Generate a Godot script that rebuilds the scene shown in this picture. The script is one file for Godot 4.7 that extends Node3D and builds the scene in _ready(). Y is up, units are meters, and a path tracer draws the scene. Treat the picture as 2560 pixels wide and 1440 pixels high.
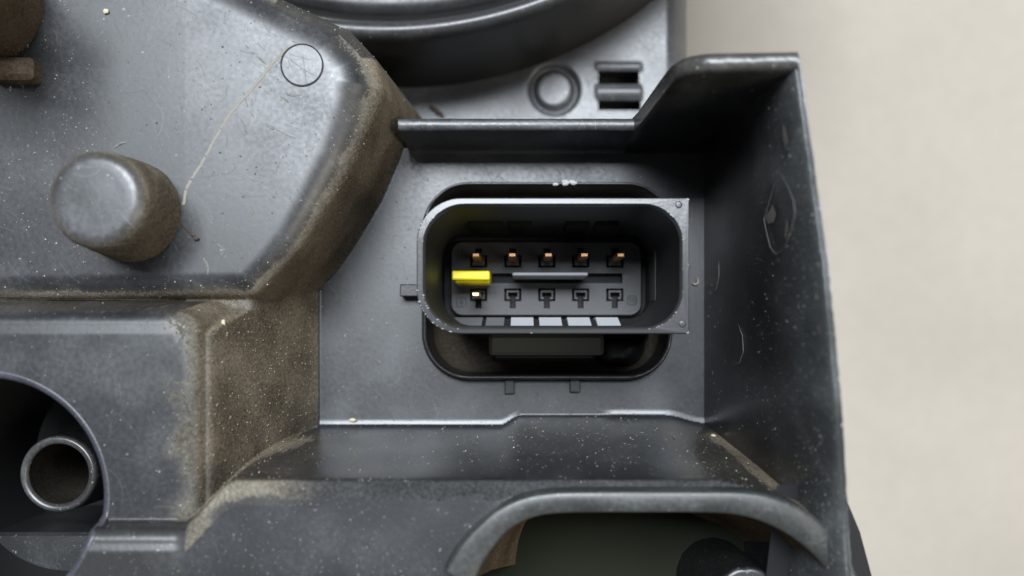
extends Node3D
# All lengths below are millimetres until they are committed. The connector plate is height 0 and lies 0.1 m above the floor.

const MM := 0.001
const LIFT := 100.0
const EYE := 110.0          # lens above the connector plate
const FOCAL := 2200.0       # in picture units, 2560 across
const VX := 1300.0
const VY := 850.0

var rng := RandomNumberGenerator.new()
var mat := {}
var used := {}
var block_poly := PackedVector2Array()
var block_round := 2.2

func _ready() -> void:
	rng.seed = 7
	setup_camera()
	setup_light()
	make_materials()
	make_floor()
	make_housing()
	make_dust_cap()
	make_connector()
	make_debris()
	make_grains()

# ---------------------------------------------------------------- camera and light
func setup_camera() -> void:
	var cam := Camera3D.new()
	cam.name = "camera"
	add_child(cam)
	var att := CameraAttributesPhysical.new()
	att.frustum_focal_length = 5.4
	att.exposure_aperture = 3.2
	att.frustum_focus_distance = 0.098
	att.frustum_near = 0.01
	att.frustum_far = 20.0
	cam.attributes = att
	cam.projection = Camera3D.PROJECTION_FRUSTUM
	cam.keep_aspect = Camera3D.KEEP_HEIGHT
	cam.near = 0.01
	cam.far = 20.0
	cam.size = 1440.0 / FOCAL * 0.01
	cam.frustum_offset = Vector2((1280.0 - VX) / FOCAL, -(720.0 - VY) / FOCAL) * 0.01
	cam.position = Vector3(0, (LIFT + EYE) * MM, 0)
	cam.rotation = Vector3(-PI / 2, 0, 0)
	cam.current = true

func setup_light() -> void:
	var env := Environment.new()
	env.background_mode = Environment.BG_COLOR
	env.background_color = Color(0.12, 0.124, 0.13).linear_to_srgb()
	env.tonemap_mode = Environment.TONE_MAPPER_LINEAR
	env.tonemap_exposure = 1.0
	env.sdfgi_enabled = true
	env.ssao_enabled = true
	env.ssil_enabled = true
	var we := WorldEnvironment.new()
	we.name = "world_environment"
	we.environment = env
	add_child(we)
	lamp("ceiling_lamp", Vector3(-0.06, 1.4, -0.50), Vector3(0, 0.1, -0.02), Vector2(0.85, 0.46), 4.5, Color(0.94, 0.97, 1.0))
	lamp("side_lamp", Vector3(1.05, 1.35, 0.35), Vector3(0, 0.1, 0), Vector2(0.7, 0.5), 0.95, Color(1.0, 0.97, 0.92))

func lamp(called: String, from: Vector3, to: Vector3, size: Vector2, energy: float, color: Color) -> void:
	var l := AreaLight3D.new()
	l.name = called
	l.area_size = size
	l.area_normalize_energy = true
	l.light_energy = energy
	l.light_color = color
	l.shadow_enabled = true
	l.area_range = 6.0
	add_child(l)
	l.look_at_from_position(from, to, Vector3(0, 0, -1))

# ---------------------------------------------------------------- helpers
func P(px: float, py: float, h: float) -> Vector3:
	var k := (EYE - h) / FOCAL
	return Vector3((px - VX) * k, h, (py - VY) * k)

func Q(px: float, py: float, h: float) -> Vector2:
	var k := (EYE - h) / FOCAL
	return Vector2((px - VX) * k, (py - VY) * k)

func numbered(called: String, parent: Node) -> String:
	var key := str(parent.get_instance_id()) + called
	if not used.has(key):
		used[key] = 0
		return called
	used[key] += 1
	return "%s_%03d" % [called, used[key]]

func thing(called: String, label: String, category: String, at_mm: Vector3, group := "") -> Node3D:
	var o := Node3D.new()
	o.name = numbered(called, self)
	add_child(o, true)
	o.position = (at_mm + Vector3(0, LIFT, 0)) * MM
	o.set_meta("label", label)
	o.set_meta("category", category)
	if group != "":
		o.set_meta("group", group)
	return o

func put(mesh: Mesh, called: String, parent: Node3D, m: Material = null) -> MeshInstance3D:
	var o := MeshInstance3D.new()
	o.name = numbered(called, parent)
	o.mesh = mesh
	if m:
		o.material_override = m
	parent.add_child(o, true)
	if parent != self and not parent is MeshInstance3D:
		o.position = Vector3(0, LIFT, 0) * MM - parent.position
	return o

func tool_() -> SurfaceTool:
	var st := SurfaceTool.new()
	st.begin(Mesh.PRIMITIVE_TRIANGLES)
	st.set_color(Color(1, 1, 1))
	return st

func done(st: SurfaceTool, called: String, m: Material, parent: Node3D) -> MeshInstance3D:
	st.generate_normals()
	return put(st.commit(), called, parent, m)

func tri(st: SurfaceTool, a: Vector3, b: Vector3, c: Vector3) -> void:
	st.add_vertex(a * MM)
	st.add_vertex(b * MM)
	st.add_vertex(c * MM)

func quad(st: SurfaceTool, a: Vector3, b: Vector3, c: Vector3, d: Vector3) -> void:
	tri(st, a, b, c)
	tri(st, a, c, d)

# rings run the positive way round in (x, z); the path climbs the outside, crosses the top and goes down the inside
func loft(st: SurfaceTool, rings: Array, sharp: Array = [], closed := true, cap := false, tints: Array = []) -> void:
	var group := 1
	for i in rings.size() - 1:
		if sharp.has(i):
			group += 1
		st.set_smooth_group(group)
		var a: PackedVector3Array = rings[i]
		var b: PackedVector3Array = rings[i + 1]
		var n := a.size()
		for j in (n if closed else n - 1):
			var k := (j + 1) % n
			if tints.is_empty():
				quad(st, a[j], a[k], b[k], b[j])
			else:
				var ca: Color = tints[i]
				var cb: Color = tints[i + 1]
				for v in [[a[j], ca], [a[k], ca], [b[k], cb], [a[j], ca], [b[k], cb], [b[j], cb]]:
					st.set_color(v[1])
					st.add_vertex(v[0] * MM)
	if cap:
		var r: PackedVector3Array = rings[rings.size() - 1]
		var c := Vector3.ZERO
		for v in r:
			c += v
		c /= r.size()
		if sharp.has(rings.size() - 1):
			group += 1
		st.set_smooth_group(group)
		if not tints.is_empty():
			st.set_color(tints[tints.size() - 1])
		for j in r.size():
			tri(st, r[j], r[(j + 1) % r.size()], c)

func circle(cx: float, cz: float, r: float, h: float, n := 64) -> PackedVector3Array:
	var out := PackedVector3Array()
	for i in n:
		var a := TAU * i / n
		out.append(Vector3(cx + cos(a) * r, h, cz + sin(a) * r))
	return out

# rounded rectangle, radii: left-back, right-back, right-front, left-front
func rrect(x0: float, x1: float, z0: float, z1: float, radii: Array, h: float, grow := 0.0, seg := 9) -> PackedVector3Array:
	x0 -= grow
	x1 += grow
	z0 -= grow
	z1 += grow
	var out := PackedVector3Array()
	var corners := [[x0, z0, 1, 1, PI], [x1, z0, -1, 1, 1.5 * PI], [x1, z1, -1, -1, 0.0], [x0, z1, 1, -1, 0.5 * PI]]
	for i in 4:
		var c: Array = corners[i]
		var r: float = maxf(float(radii[i]) + grow, 0.05)
		var cx: float = c[0] + c[2] * r
		var cz: float = c[1] + c[3] * r
		for k in seg + 1:
			var a: float = c[4] + PI / 2 * k / seg
			out.append(Vector3(cx + cos(a) * r, h, cz + sin(a) * r))
	# extra points along the long sides, so that tints and wobble have something to hold
	return out

func box(st: SurfaceTool, lo: Vector3, hi: Vector3, bevel := 0.08) -> void:
	var rings := []
	var r := [bevel, bevel, bevel, bevel]
	rings.append(rrect(lo.x, hi.x, lo.z, hi.z, r, lo.y, 0.0, 2))
	rings.append(rrect(lo.x, hi.x, lo.z, hi.z, r, hi.y - bevel, 0.0, 2))
	rings.append(rrect(lo.x, hi.x, lo.z, hi.z, r, hi.y, -bevel, 2))
	loft(st, rings, [1, 2], true, true)

# a thin round thread that follows points
func thread(st: SurfaceTool, pts: Array, r: float, taper := true) -> void:
	var rings := []
	var n := pts.size()
	for i in n:
		var t: Vector3 = (pts[mini(i + 1, n - 1)] - pts[maxi(i - 1, 0)]).normalized()
		var side := t.cross(Vector3.UP).normalized()
		if side.length() < 0.5:
			side = Vector3.RIGHT
		var up := side.cross(t).normalized()
		var rr := r * (1.0 if not taper else clampf(4.0 * minf(i, n - 1 - i) / n + 0.25, 0.25, 1.0))
		var ring := PackedVector3Array()
		for k in 6:
			var a := TAU * k / 6
			ring.append(pts[i] + side * cos(a) * rr + up * sin(a) * rr)
		rings.append(ring)
	loft(st, rings)

func curve_points(px: Array, h: float, steps := 6, jitter := 0.0) -> Array:
	var c := Curve3D.new()
	for i in px.size():
		var p: Array = px[i]
		var a: Array = px[maxi(i - 1, 0)]
		var b: Array = px[mini(i + 1, px.size() - 1)]
		var t: Vector3 = (P(b[0], b[1], h) - P(a[0], a[1], h)) / 6.0
		c.add_point(P(p[0], p[1], h), -t, t)
	var out := []
	for i in px.size() - 1:
		for k in steps:
			out.append(c.sample(i, float(k) / steps) + Vector3(rng.randf_range(-jitter, jitter), rng.randf_range(-jitter, jitter) * 0.9, rng.randf_range(-jitter, jitter)))
	out.append(c.sample(px.size() - 2, 1.0))
	return out

# ---------------------------------------------------------------- materials
func noise_bytes(n: int, freq: float, oct: int, sd: int, kind := FastNoiseLite.TYPE_SIMPLEX_SMOOTH) -> PackedByteArray:
	var f := FastNoiseLite.new()
	f.noise_type = kind
	f.frequency = freq
	f.fractal_octaves = oct
	f.seed = sd
	var im := f.get_seamless_image(n, n)
	im.convert(Image.FORMAT_L8)
	return im.get_data()

func texture(n: int, bytes: PackedByteArray) -> Image:
	return Image.create_from_data(n, n, false, Image.FORMAT_L8, bytes)

func normal_of(bytes: PackedByteArray, n: int, strength: float) -> ImageTexture:
	var im := Image.create_from_data(n, n, false, Image.FORMAT_L8, bytes)
	im.convert(Image.FORMAT_RGBA8)
	im.bump_map_to_normal_map(strength)
	return ImageTexture.create_from_image(im)

func specks(im: Image, count: int, lo: int, hi: int, size_max: int) -> void:
	var n := im.get_width()
	for i in count:
		var g := rng.randi_range(lo, hi) / 255.0
		var w := 1 + int(pow(rng.randf(), 2.5) * size_max)
		var h := 1 + int(pow(rng.randf(), 2.5) * size_max)
		im.fill_rect(Rect2i(rng.randi_range(0, n - 8), rng.randi_range(0, n - 8), w, h), Color(g, g, g))

func scratches(im: Image, count: int, lo: int, hi: int, longest: float, slant: float) -> void:
	var n := im.get_width()
	for i in count:
		var g := rng.randi_range(lo, hi) / 255.0
		var a := slant + rng.randfn(0.0, 0.55)
		var bend := rng.randfn(0.0, 0.02)
		var p := Vector2(rng.randf() * n, rng.randf() * n)
		for k in int(longest * pow(rng.randf(), 2.0)) + 3:
			a += bend
			p += Vector2(cos(a), sin(a))
			var x := posmod(int(p.x), n)
			var y := posmod(int(p.y), n)
			var old := im.get_pixel(x, y).r
			var v := lerpf(old, g, 0.55)
			im.set_pixel(x, y, Color(v, v, v))

func base_material(called: String, color: Color, rough: float) -> StandardMaterial3D:
	var m := StandardMaterial3D.new()
	m.resource_name = called
	m.albedo_color = color.linear_to_srgb()
	m.roughness = rough
	m.uv1_triplanar = true
	m.uv1_world_triplanar = true
	m.uv1_triplanar_sharpness = 4.0
	mat[called] = m
	return m

func make_materials() -> void:
	var n := 1024
	var coarse := noise_bytes(n, 0.006, 5, 3)
	var fine := noise_bytes(n, 0.09, 3, 9)
	var grain := noise_bytes(n, 0.25, 2, 21)
	# plastic: mostly even, with pale dust film in blotches
	var alb := PackedByteArray()
	alb.resize(n * n)
	var rgh := PackedByteArray()
	rgh.resize(n * n)
	var dus := PackedByteArray()
	dus.resize(n * n)
	for i in n * n:
		var c := coarse[i] / 255.0
		var f := fine[i] / 255.0
		var g := grain[i] / 255.0
		var film := clampf((c - 0.42) * 2.2, 0.0, 1.0) * (0.35 + 0.9 * f)
		alb[i] = int(clampf(74.0 + 36.0 * film + 18.0 * (g - 0.5) + 10.0 * (f - 0.5), 0, 255))
		rgh[i] = int(clampf(98.0 + 24.0 * film + 26.0 * (f - 0.5) + 10.0 * (c - 0.5), 0, 255))
		dus[i] = int(clampf(108.0 + 50.0 * (g - 0.5) + 44.0 * (f - 0.5) + 52.0 * (c - 0.5), 0, 255))
	var im := texture(n, alb)
	specks(im, 3000, 100, 150, 3)
	specks(im, 700, 130, 220, 4)
	scratches(im, 1500, 90, 150, 40.0, 0.9)
	scratches(im, 350, 120, 190, 70.0, 0.9)
	var t_plain := ImageTexture.create_from_image(im)
	var im2 := texture(n, alb)
	specks(im2, 6500, 110, 200, 3)
	specks(im2, 700, 190, 255, 4)
	scratches(im2, 260, 140, 210, 50.0, 0.0)
	var t_speck := ImageTexture.create_from_image(im2)
	var im3 := texture(n, dus)
	specks(im3, 2600, 125, 165, 4)
	specks(im3, 2600, 70, 110, 4)
	var t_dust := ImageTexture.create_from_image(im3)
	var rim_ := texture(n, rgh)
	scratches(rim_, 1500, 60, 190, 50.0, 0.9)
	specks(rim_, 2500, 120, 220, 3)
	var t_rough := ImageTexture.create_from_image(rim_)
	var n_fine := normal_of(fine, n, 2.0)
	var n_dust := normal_of(dus, n, 5.0)

	var m := base_material("plastic", Color(1, 1, 1), 1.0)
	m.vertex_color_use_as_albedo = true
	m.albedo_texture = t_plain
	m.roughness_texture = t_rough
	m.roughness = 1.0
	m.normal_enabled = true
	m.normal_texture = n_fine
	m.normal_scale = 0.022
	m.metallic_specular = 0.57
	m.uv1_scale = Vector3.ONE * 15.0

	m = base_material("speckled_plastic", Color(1, 1, 1), 0.33)
	m.vertex_color_use_as_albedo = true
	m.albedo_texture = t_speck
	m.normal_enabled = true
	m.normal_texture = n_fine
	m.normal_scale = 0.035
	m.metallic_specular = 0.55
	m.uv1_scale = Vector3.ONE * 15.0

	m = base_material("dust", Color(1, 1, 1), 0.95)
	m.vertex_color_use_as_albedo = true
	m.albedo_texture = t_dust
	m.normal_enabled = true
	m.normal_texture = n_dust
	m.normal_scale = 0.8
	m.metallic_specular = 0.15
	m.uv1_scale = Vector3.ONE * 18.0

	# one-colour plastics that wear the same textures
	for spec in [["black_gloss", 0.30, 0.24], ["black_satin", 0.022, 0.32], ["connector_black", 0.009, 0.36], ["terminal_grey", 0.033, 0.5], ["lit_grey_satin", 0.5, 0.4], ["half_lit_grey", 0.14, 0.45], ["scuffed_rim", 0.04, 0.3], ["pale_grey", 0.24, 0.4], ["deep_black", 0.008, 0.7], ["inner_black", 0.008, 0.52]]:
		var q := base_material(spec[0], Color(spec[1], spec[1] * 1.02, spec[1] * 1.06), spec[2])
		q.normal_enabled = true
		q.normal_texture = n_fine
		q.normal_scale = 0.06
		q.uv1_scale = Vector3.ONE * 18.0
	var gl: StandardMaterial3D = mat["black_gloss"]
	gl.albedo_texture = t_speck
	gl.uv1_scale = Vector3(15, 11, 15)
	m = base_material("green_grey", Color(0.011, 0.0125, 0.0075), 0.5)
	m.metallic_specular = 0.2
	m.roughness = 0.75
	m.uv1_scale = Vector3.ONE * 17.0
	m = base_material("latch_grey", Color(0.075, 0.08, 0.068), 0.45)
	m.roughness_texture = t_rough
	m = base_material("yellow_plastic", Color(0.92, 0.80, 0.01), 0.42)
	m = base_material("copper", Color(0.42, 0.24, 0.12), 0.5)
	m.metallic = 1.0
	m = base_material("brass", Color(0.62, 0.46, 0.27), 0.4)
	m.metallic = 1.0
	m = base_material("pale_scuff", Color(0.22, 0.205, 0.175), 0.8)
	m = base_material("grey_scuff", Color(0.14, 0.135, 0.12), 0.7)
	m = base_material("white_scuff", Color(0.40, 0.40, 0.39), 0.6)
	m = base_material("crumb", Color(0.50, 0.45, 0.31), 0.9)
	m = base_material("dark_bark", Color(0.07, 0.05, 0.035), 0.9)
	m = base_material("lint", Color(0.45, 0.38, 0.3), 0.9)

	# concrete floor
	var fl := PackedByteArray()
	fl.resize(512 * 512)
	var fc := noise_bytes(512, 0.008, 5, 44)
	var ff := noise_bytes(512, 0.11, 3, 45)
	for i in 512 * 512:
		fl[i] = int(clampf(226.0 + 16.0 * (fc[i] / 255.0 - 0.5) + 5.0 * (ff[i] / 255.0 - 0.5), 0, 255))
	var fim := texture(512, fl)
	var t_floor := ImageTexture.create_from_image(fim)
	m = base_material("concrete", Color(0.452, 0.402, 0.34), 0.8)
	m.albedo_texture = t_floor
	m.uv1_scale = Vector3.ONE * 3.3

# ---------------------------------------------------------------- the floor
func make_floor() -> void:
	var st := tool_()
	var s := 1500.0
	st.set_smooth_group(1)
	var k := 10
	for i in k:
		for j in k:
			var x0 := -s + 2 * s * i / k
			var x1 := -s + 2 * s * (i + 1) / k
			var z0 := -s + 2 * s * j / k
			var z1 := -s + 2 * s * (j + 1) / k
			quad(st, Vector3(x0, 0, z0), Vector3(x1, 0, z0), Vector3(x1, 0, z1), Vector3(x0, 0, z1))
	var o := done(st, "floor", mat["concrete"], self)
	o.set_meta("kind", "structure")
	o.set_meta("label", "pale beige concrete floor behind the black housing")

# ---------------------------------------------------------------- the housing
func smax(a: float, b: float, k: float) -> float:
	var h := maxf(k - absf(a - b), 0.0) / k
	return maxf(a, b) + h * h * k * 0.25

func smin(a: float, b: float, k: float) -> float:
	return -smax(-a, -b, k)

func seg_sd(poly: PackedVector2Array, p: Vector2) -> float:
	# signed distance, negative inside
	var d := 1e9
	var s := 1.0
	var n := poly.size()
	var j := n - 1
	for i in n:
		var e := poly[j] - poly[i]
		var w := p - poly[i]
		var b := w - e * clampf(w.dot(e) / e.dot(e), 0.0, 1.0)
		d = minf(d, b.length_squared())
		var c1 := p.y >= poly[i].y
		var c2 := p.y < poly[j].y
		var c3 := e.x * w.y > e.y * w.x
		if (c1 and c2 and c3) or (not c1 and not c2 and not c3):
			s = -s
		j = i
	return s * sqrt(d)

# wall and rounded shoulder: d is the distance inside the top edge
func shoulder(d: float, top: float, steep: float, r: float, land := 0.0) -> float:
	if land > 0.0 and d < r + land:
		top -= 0.23 * (r + land - maxf(d, r))
	if d >= r:
		return top
	if d > 0.0:
		var u := r - d
		return top - r + sqrt(maxf(r * r - u * u, 0.0))
	return top - r + d * steep

func fillet_line(d: float, r: float) -> float:
	# concave foot of a wall: 0 far away, rises to r at d = 0
	if d <= -r:
		return 0.0
	var u := d + r
	return r - sqrt(maxf(r * r - u * u, 0.0))

func bottom_foot(x: float) -> float:
	return 10.75 - 1.25 * smoothstep(-2.6, 0.2, x) + 1.0 * smoothstep(18.0, 23.0, x)

func bottom_top(x: float) -> float:
	return 13.1 + 4.6 * smoothstep(-26.5, -32.5, x) + 0.11 * pow(maxf(0.0, x - 18.0), 1.5)

func wall_height(z: float) -> float:
	return lerpf(32.0, 36.0, smoothstep(-24.0, -2.0, z)) - 4.5 * smoothstep(4.0, 17.0, z)

func wall_top_x(z: float) -> float:
	# the top edge leans outwards in two nearly straight runs
	var k := (EYE - wall_height(z)) / FOCAL
	var py := VY + z / k
	var px := 2003.0 + (py - 150.0) * 0.1457
	if py > 850.0:
		px = 2105.0 + (py - 850.0) * 0.044
	px -= 9.0 * exp(-pow((py - 850.0) / 130.0, 2.0))
	return (px - VX) * k - 1.45

func wall_x(z: float, h: float) -> float:
	var t := clampf(h / wall_height(z), 0.0, 1.0)
	return lerpf(23.0, wall_top_x(z), t)

var comp := 0
func shell(x: float, z: float) -> float:
	comp = 0
	var h := -40.0
	if z > -24.2:
		h = 0.0
	# raised block, upper left
	var d := -(seg_sd(block_poly, Vector2(x, z)) - block_round)
	if d > -4.0:
		var top := 18.0 - 0.012 * maxf(0.0, -x - 35.0)
		var far := 0.5 + 0.5 * clampf((-z - 8.0) / 18.0, 0.0, 1.0)
		var b := shoulder(d, top, 15.0, 1.9 + 3.0 * far * far)
		if b > h:
			comp = 1
		h = smax(h, b, 0.6)
	# lamp block, lower left
	var dx := -31.1 - x
	var dz := z + 2.9
	var dl := minf(dx, dz)
	var rc := 2.3
	if dx < rc and dz < rc:
		dl = rc - Vector2(rc - dx, rc - dz).length()
	if dl > -4.0:
		var l := shoulder(dl, 25.0, 6.0, 1.5, 0.75 if dz < dx + 1.0 else 0.0)
		if l > h:
			comp = 2
		h = smax(h, l, 0.5)
	# dusty slope at the right of the lamp block
	if x < -24.0 and x > -36.0 and z > -9.0 and z < 30.0:
		var s := (-25.2 - x) * 4.3
		s = smin(s, 15.5 + maxf(0.0, z + 3.4) * 3.0, 1.0)
		s = smin(s, 23.2, 1.4)
		if s > h:
			comp = 3
		h = smax(h, s, 0.9)
	# the lower ledge
	var top_z := bottom_top(x)
	var foot := bottom_foot(x)
	var db := z - top_z
	if db > -9.0:
		var r := 0.7
		var top_b := 27.4
		var sz := clampf(z - top_z, 0.0, 9.0)
		var rise := 0.35 * smoothstep(0.0, 12.0, sz)
		var t := clampf((z - foot) / (top_z - foot), 0.0, 1.0)
		var l2 := 0.0
		var land := 0.23 * (1.0 - smoothstep(-2.0, 0.5, x) * smoothstep(12.5, 9.5, x))
		if z > top_z:
			l2 = shoulder(z - top_z, top_b, 9.0, r) + rise
		elif z > foot:
			l2 = lerpf(0.75 * land, top_b - r, t)
		else:
			l2 = land * maxf(0.0, z - foot + 0.75)
		if x < -29.5:
			var steep := shoulder(z - top_z, top_b, 4.0, 1.4, 0.75) + rise * 0.6
			l2 = lerpf(l2, steep, smoothstep(-29.5, -32.5, x))
		if l2 > h:
			comp = 4
		h = smax(h, l2, 0.5) if l2 > 0.8 or h > 0.5 else maxf(h, l2)
	return h

const HOLE := Vector3(-51.8, 15.1, 11.6)   # x, z, radius of the round opening

func rim_outline(k: int) -> PackedVector2Array:
	# k = 0 outer edge, 1 inner edge of the oval recess, in the plane of the rim
	var outer := [[1112, 1425], [1140, 1375], [1180, 1328], [1240, 1276], [1310, 1243], [1390, 1230], [1500, 1228], [1620, 1228], [1740, 1228], [1850, 1229], [1930, 1241], [2010, 1274], [2070, 1322], [2110, 1375], [2150, 1460], [2160, 1560]]
	var inner := [[1184, 1470], [1203, 1420], [1230, 1377], [1275, 1325], [1335, 1295], [1400, 1285], [1500, 1283], [1620, 1283], [1740, 1283], [1820, 1286], [1885, 1298], [1950, 1325], [2010, 1364], [2058, 1412], [2100, 1480], [2110, 1580]]
	var pts: Array = outer if k == 0 else inner
	var c := Curve3D.new()
	for i in pts.size():
		var a: Array = pts[maxi(i - 1, 0)]
		var b: Array = pts[mini(i + 1, pts.size() - 1)]
		var t: Vector3 = (P(b[0], b[1], 29.5) - P(a[0], a[1], 29.5)) / 6.0
		c.add_point(P(pts[i][0], pts[i][1], 29.5), -t, t)
	var out := PackedVector2Array()
	for i in pts.size() - 1:
		for s in 6:
			var v := c.sample(i, s / 6.0)
			out.append(Vector2(v.x, v.z))
	return out

func make_housing() -> void:
	var root := thing("lamp_housing", "dusty black moulded plastic lamp housing with raised blocks, posts and a tall side wall", "lamp housing", Vector3(0, -LIFT, 0))
	make_shell(root)
	make_lower_plate(root)
	make_walls(root)
	make_bosses(root)
	make_recess(root)
	make_lamp_opening(root)
	make_collar(root)
	make_marks(root)
	# the rest of the body, down to the floor
	var st := tool_()
	var rr := [8, 6, 6, 8]
	st.set_color(Color(0.2, 0.205, 0.215))
	loft(st, [rrect(-80, 24, -150, 60, rr, -LIFT), rrect(-80, 24.5, -150, 60, rr, -31.0), rrect(-80, 24.5, -150, 60, rr, -30.0, -1.0)], [2], true, true)
	done(st, "body_shell", mat["plastic"], root)

func make_shell(root: Node3D) -> void:
	var poly := PackedVector2Array()
	for p in [[-260, -260], [230, -260], [735, -14], [858, 44], [930, 120], [952, 205], [918, 300], [866, 420], [794, 540], [738, 622], [680, 686], [628, 742], [-260, 753]]:
		poly.append(Q(p[0], p[1], 18.0))
	var shrunk := Geometry2D.offset_polygon(poly, -block_round, Geometry2D.JOIN_ROUND)
	block_poly = shrunk[0]
	var step := 0.16
	var x0 := -72.0
	var z0 := -46.0
	var nx := int((29.5 - x0) / step) + 1
	var nz := int((43.0 - z0) / step) + 1
	var hgt := PackedFloat32Array()
	hgt.resize(nx * nz)
	var kind := PackedByteArray()
	kind.resize(nx * nz)
	for iz in nz:
		var z := z0 + iz * step
		for ix in nx:
			hgt[iz * nx + ix] = shell(x0 + ix * step, z)
			kind[iz * nx + ix] = comp
	var soft := FastNoiseLite.new()
	soft.seed = 5
	soft.frequency = 0.16
	soft.fractal_octaves = 4
	var nor := PackedVector3Array()
	nor.resize(nx * nz)
	var col := PackedColorArray()
	col.resize(nx * nz)
	var pos := PackedVector3Array()
	pos.resize(nx * nz)
	var dusty := PackedFloat32Array()
	dusty.resize(nx * nz)
	for iz in nz:
		for ix in nx:
			var i := iz * nx + ix
			var x := x0 + ix * step
			var z := z0 + iz * step
			var h := hgt[i]
			var hx0 := hgt[i - (1 if ix > 0 else 0)]
			var hx1 := hgt[i + (1 if ix < nx - 1 else 0)]
			var hz0 := hgt[i - (nx if iz > 0 else 0)]
			var hz1 := hgt[i + (nx if iz < nz - 1 else 0)]
			var g := Vector3(-(hx1 - hx0) / (2 * step), 1.0, -(hz1 - hz0) / (2 * step)).normalized()
			var wob := soft.get_noise_2d(x, z)
			pos[i] = Vector3(x, h + 0.05 * soft.get_noise_2d(x * 0.5 + 40.0, z * 0.5), z) * MM
			nor[i] = g
			var tilt := 1.0 - g.y
			var k := kind[i]
			var d := 0.0
			var crest_dark := 0.0
			if k == 1:
				d = smoothstep(0.05, 0.42, tilt + 0.16 * wob)
				if g.z < -0.5 and x > -26.0:
					d *= 0.35
			elif k == 2:
				d = smoothstep(0.1, 0.6, tilt + 0.3 * wob) if x > -33.6 else 0.35 * smoothstep(0.25, 0.8, tilt + 0.3 * wob)
				d = maxf(d, 0.75 * smoothstep(-34.5, -31.6, x + 2.2 * wob))
			elif k == 3:
				d = 0.9 + 0.25 * wob
			elif k == 4:
				if z < bottom_top(x) + 2.5:
					d = 0.28 + 0.25 * wob
					d = maxf(d, smoothstep(5.0, 1.2, x + 25.2 + h / 4.3 + 1.2 * wob))
					d = maxf(d, smoothstep(5.0, 0.3, wall_x(z, h) - x + 1.6 * wob))
				else:
					d = 0.04
				d *= smoothstep(-0.3, 0.1, z - bottom_foot(x) - 0.6)
				if x < -31.5:
					d = 0.1
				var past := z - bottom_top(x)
				if past > 0.0 and past < 2.6 and x > -30.0:  # dark matt band painted over the dusty crest to remove its highlight
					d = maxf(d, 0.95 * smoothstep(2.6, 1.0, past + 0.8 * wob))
					crest_dark = smoothstep(-25.0, -18.0, x)
			d = clampf(d, 0.0, 1.0)
			dusty[i] = d
			var plain_c := Color(0.235, 0.25, 0.277)
			var dust_crest_c := Color(1.0, 0.9, 0.73).lerp(Color(0.98, 0.81, 0.59), smoothstep(0.25, 0.75, tilt))
			if k == 4:
				plain_c = Color(0.27, 0.285, 0.31)
				if x > -17.0 and x < 16.0:
					dust_crest_c = Color(0.62, 0.60, 0.57)
			dust_crest_c = dust_crest_c.lerp(Color(0.27, 0.27, 0.275), crest_dark)
			col[i] = plain_c.lerp(dust_crest_c, d)
	var names := ["connector_plate", "raised_block", "lamp_block", "dusty_slope", "lower_ledge"]
	var opening := rim_outline(0)
	var opening_in := rim_outline(1)
	var cut := PackedVector2Array()
	for i in opening.size():
		cut.append(opening[i].lerp(opening_in[i], 0.5))
	var cut_last := cut[cut.size() - 1]
	cut.append(Vector2(cut_last.x, 50))
	cut.append(Vector2(cut[0].x, 50))
	for part in 5:
		var mesh := ArrayMesh.new()
		for surf in 2:
			var remap := {}
			var v := PackedVector3Array()
			var nn := PackedVector3Array()
			var cc := PackedColorArray()
			var idx := PackedInt32Array()
			for iz in nz - 1:
				var z := z0 + (iz + 0.5) * step
				for ix in nx - 1:
					var i := iz * nx + ix
					if kind[i] != part:
						continue
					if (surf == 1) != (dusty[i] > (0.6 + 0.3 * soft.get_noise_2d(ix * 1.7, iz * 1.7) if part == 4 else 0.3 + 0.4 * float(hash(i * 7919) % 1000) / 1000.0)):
						continue
					var a := hgt[i]
					if a < -24.0 and hgt[i + 1] < -24.0 and hgt[i + nx] < -24.0:
						continue
					var x := x0 + (ix + 0.5) * step
					if part == 0 and x > -13.0 and x < 19.5 and z > -20.0 and z < 5.5:
						var q := Vector2(maxf(absf(x - 3.4) - 9.6, 0.0), maxf(absf(z + 7.3) - 6.4, 0.0)).length()
						if q < 5.2:
							continue
					if x > 22.0 and x > wall_x(z, a) + 0.5:
						continue
					if part == 0 and x < -30.0:
						continue
					if part == 2 or part == 4:
						if Vector2(x - HOLE.x, z - HOLE.y).length() < HOLE.z + 0.25:
							continue
						if z > 13.0 and x > -10.0 and Geometry2D.is_point_in_polygon(Vector2(x, z), cut):
							continue
					var ids := [i, i + 1, i + nx + 1, i + nx]
					for e in 4:
						if not remap.has(ids[e]):
							remap[ids[e]] = v.size()
							v.append(pos[ids[e]])
							nn.append(nor[ids[e]])
							cc.append(col[ids[e]])
					var r0: int = remap[ids[0]]
					var r1: int = remap[ids[1]]
					var r2: int = remap[ids[2]]
					var r3: int = remap[ids[3]]
					idx.append_array(PackedInt32Array([r0, r1, r2, r0, r2, r3]))
			if idx.is_empty():
				continue
			var arr := []
			arr.resize(Mesh.ARRAY_MAX)
			arr[Mesh.ARRAY_VERTEX] = v
			arr[Mesh.ARRAY_NORMAL] = nn
			arr[Mesh.ARRAY_COLOR] = cc
			arr[Mesh.ARRAY_INDEX] = idx
			mesh.add_surface_from_arrays(Mesh.PRIMITIVE_TRIANGLES, arr)
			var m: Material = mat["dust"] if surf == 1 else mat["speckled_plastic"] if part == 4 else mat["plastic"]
			mesh.surface_set_material(mesh.get_surface_count() - 1, m)
		put(mesh, names[part], root)

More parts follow.
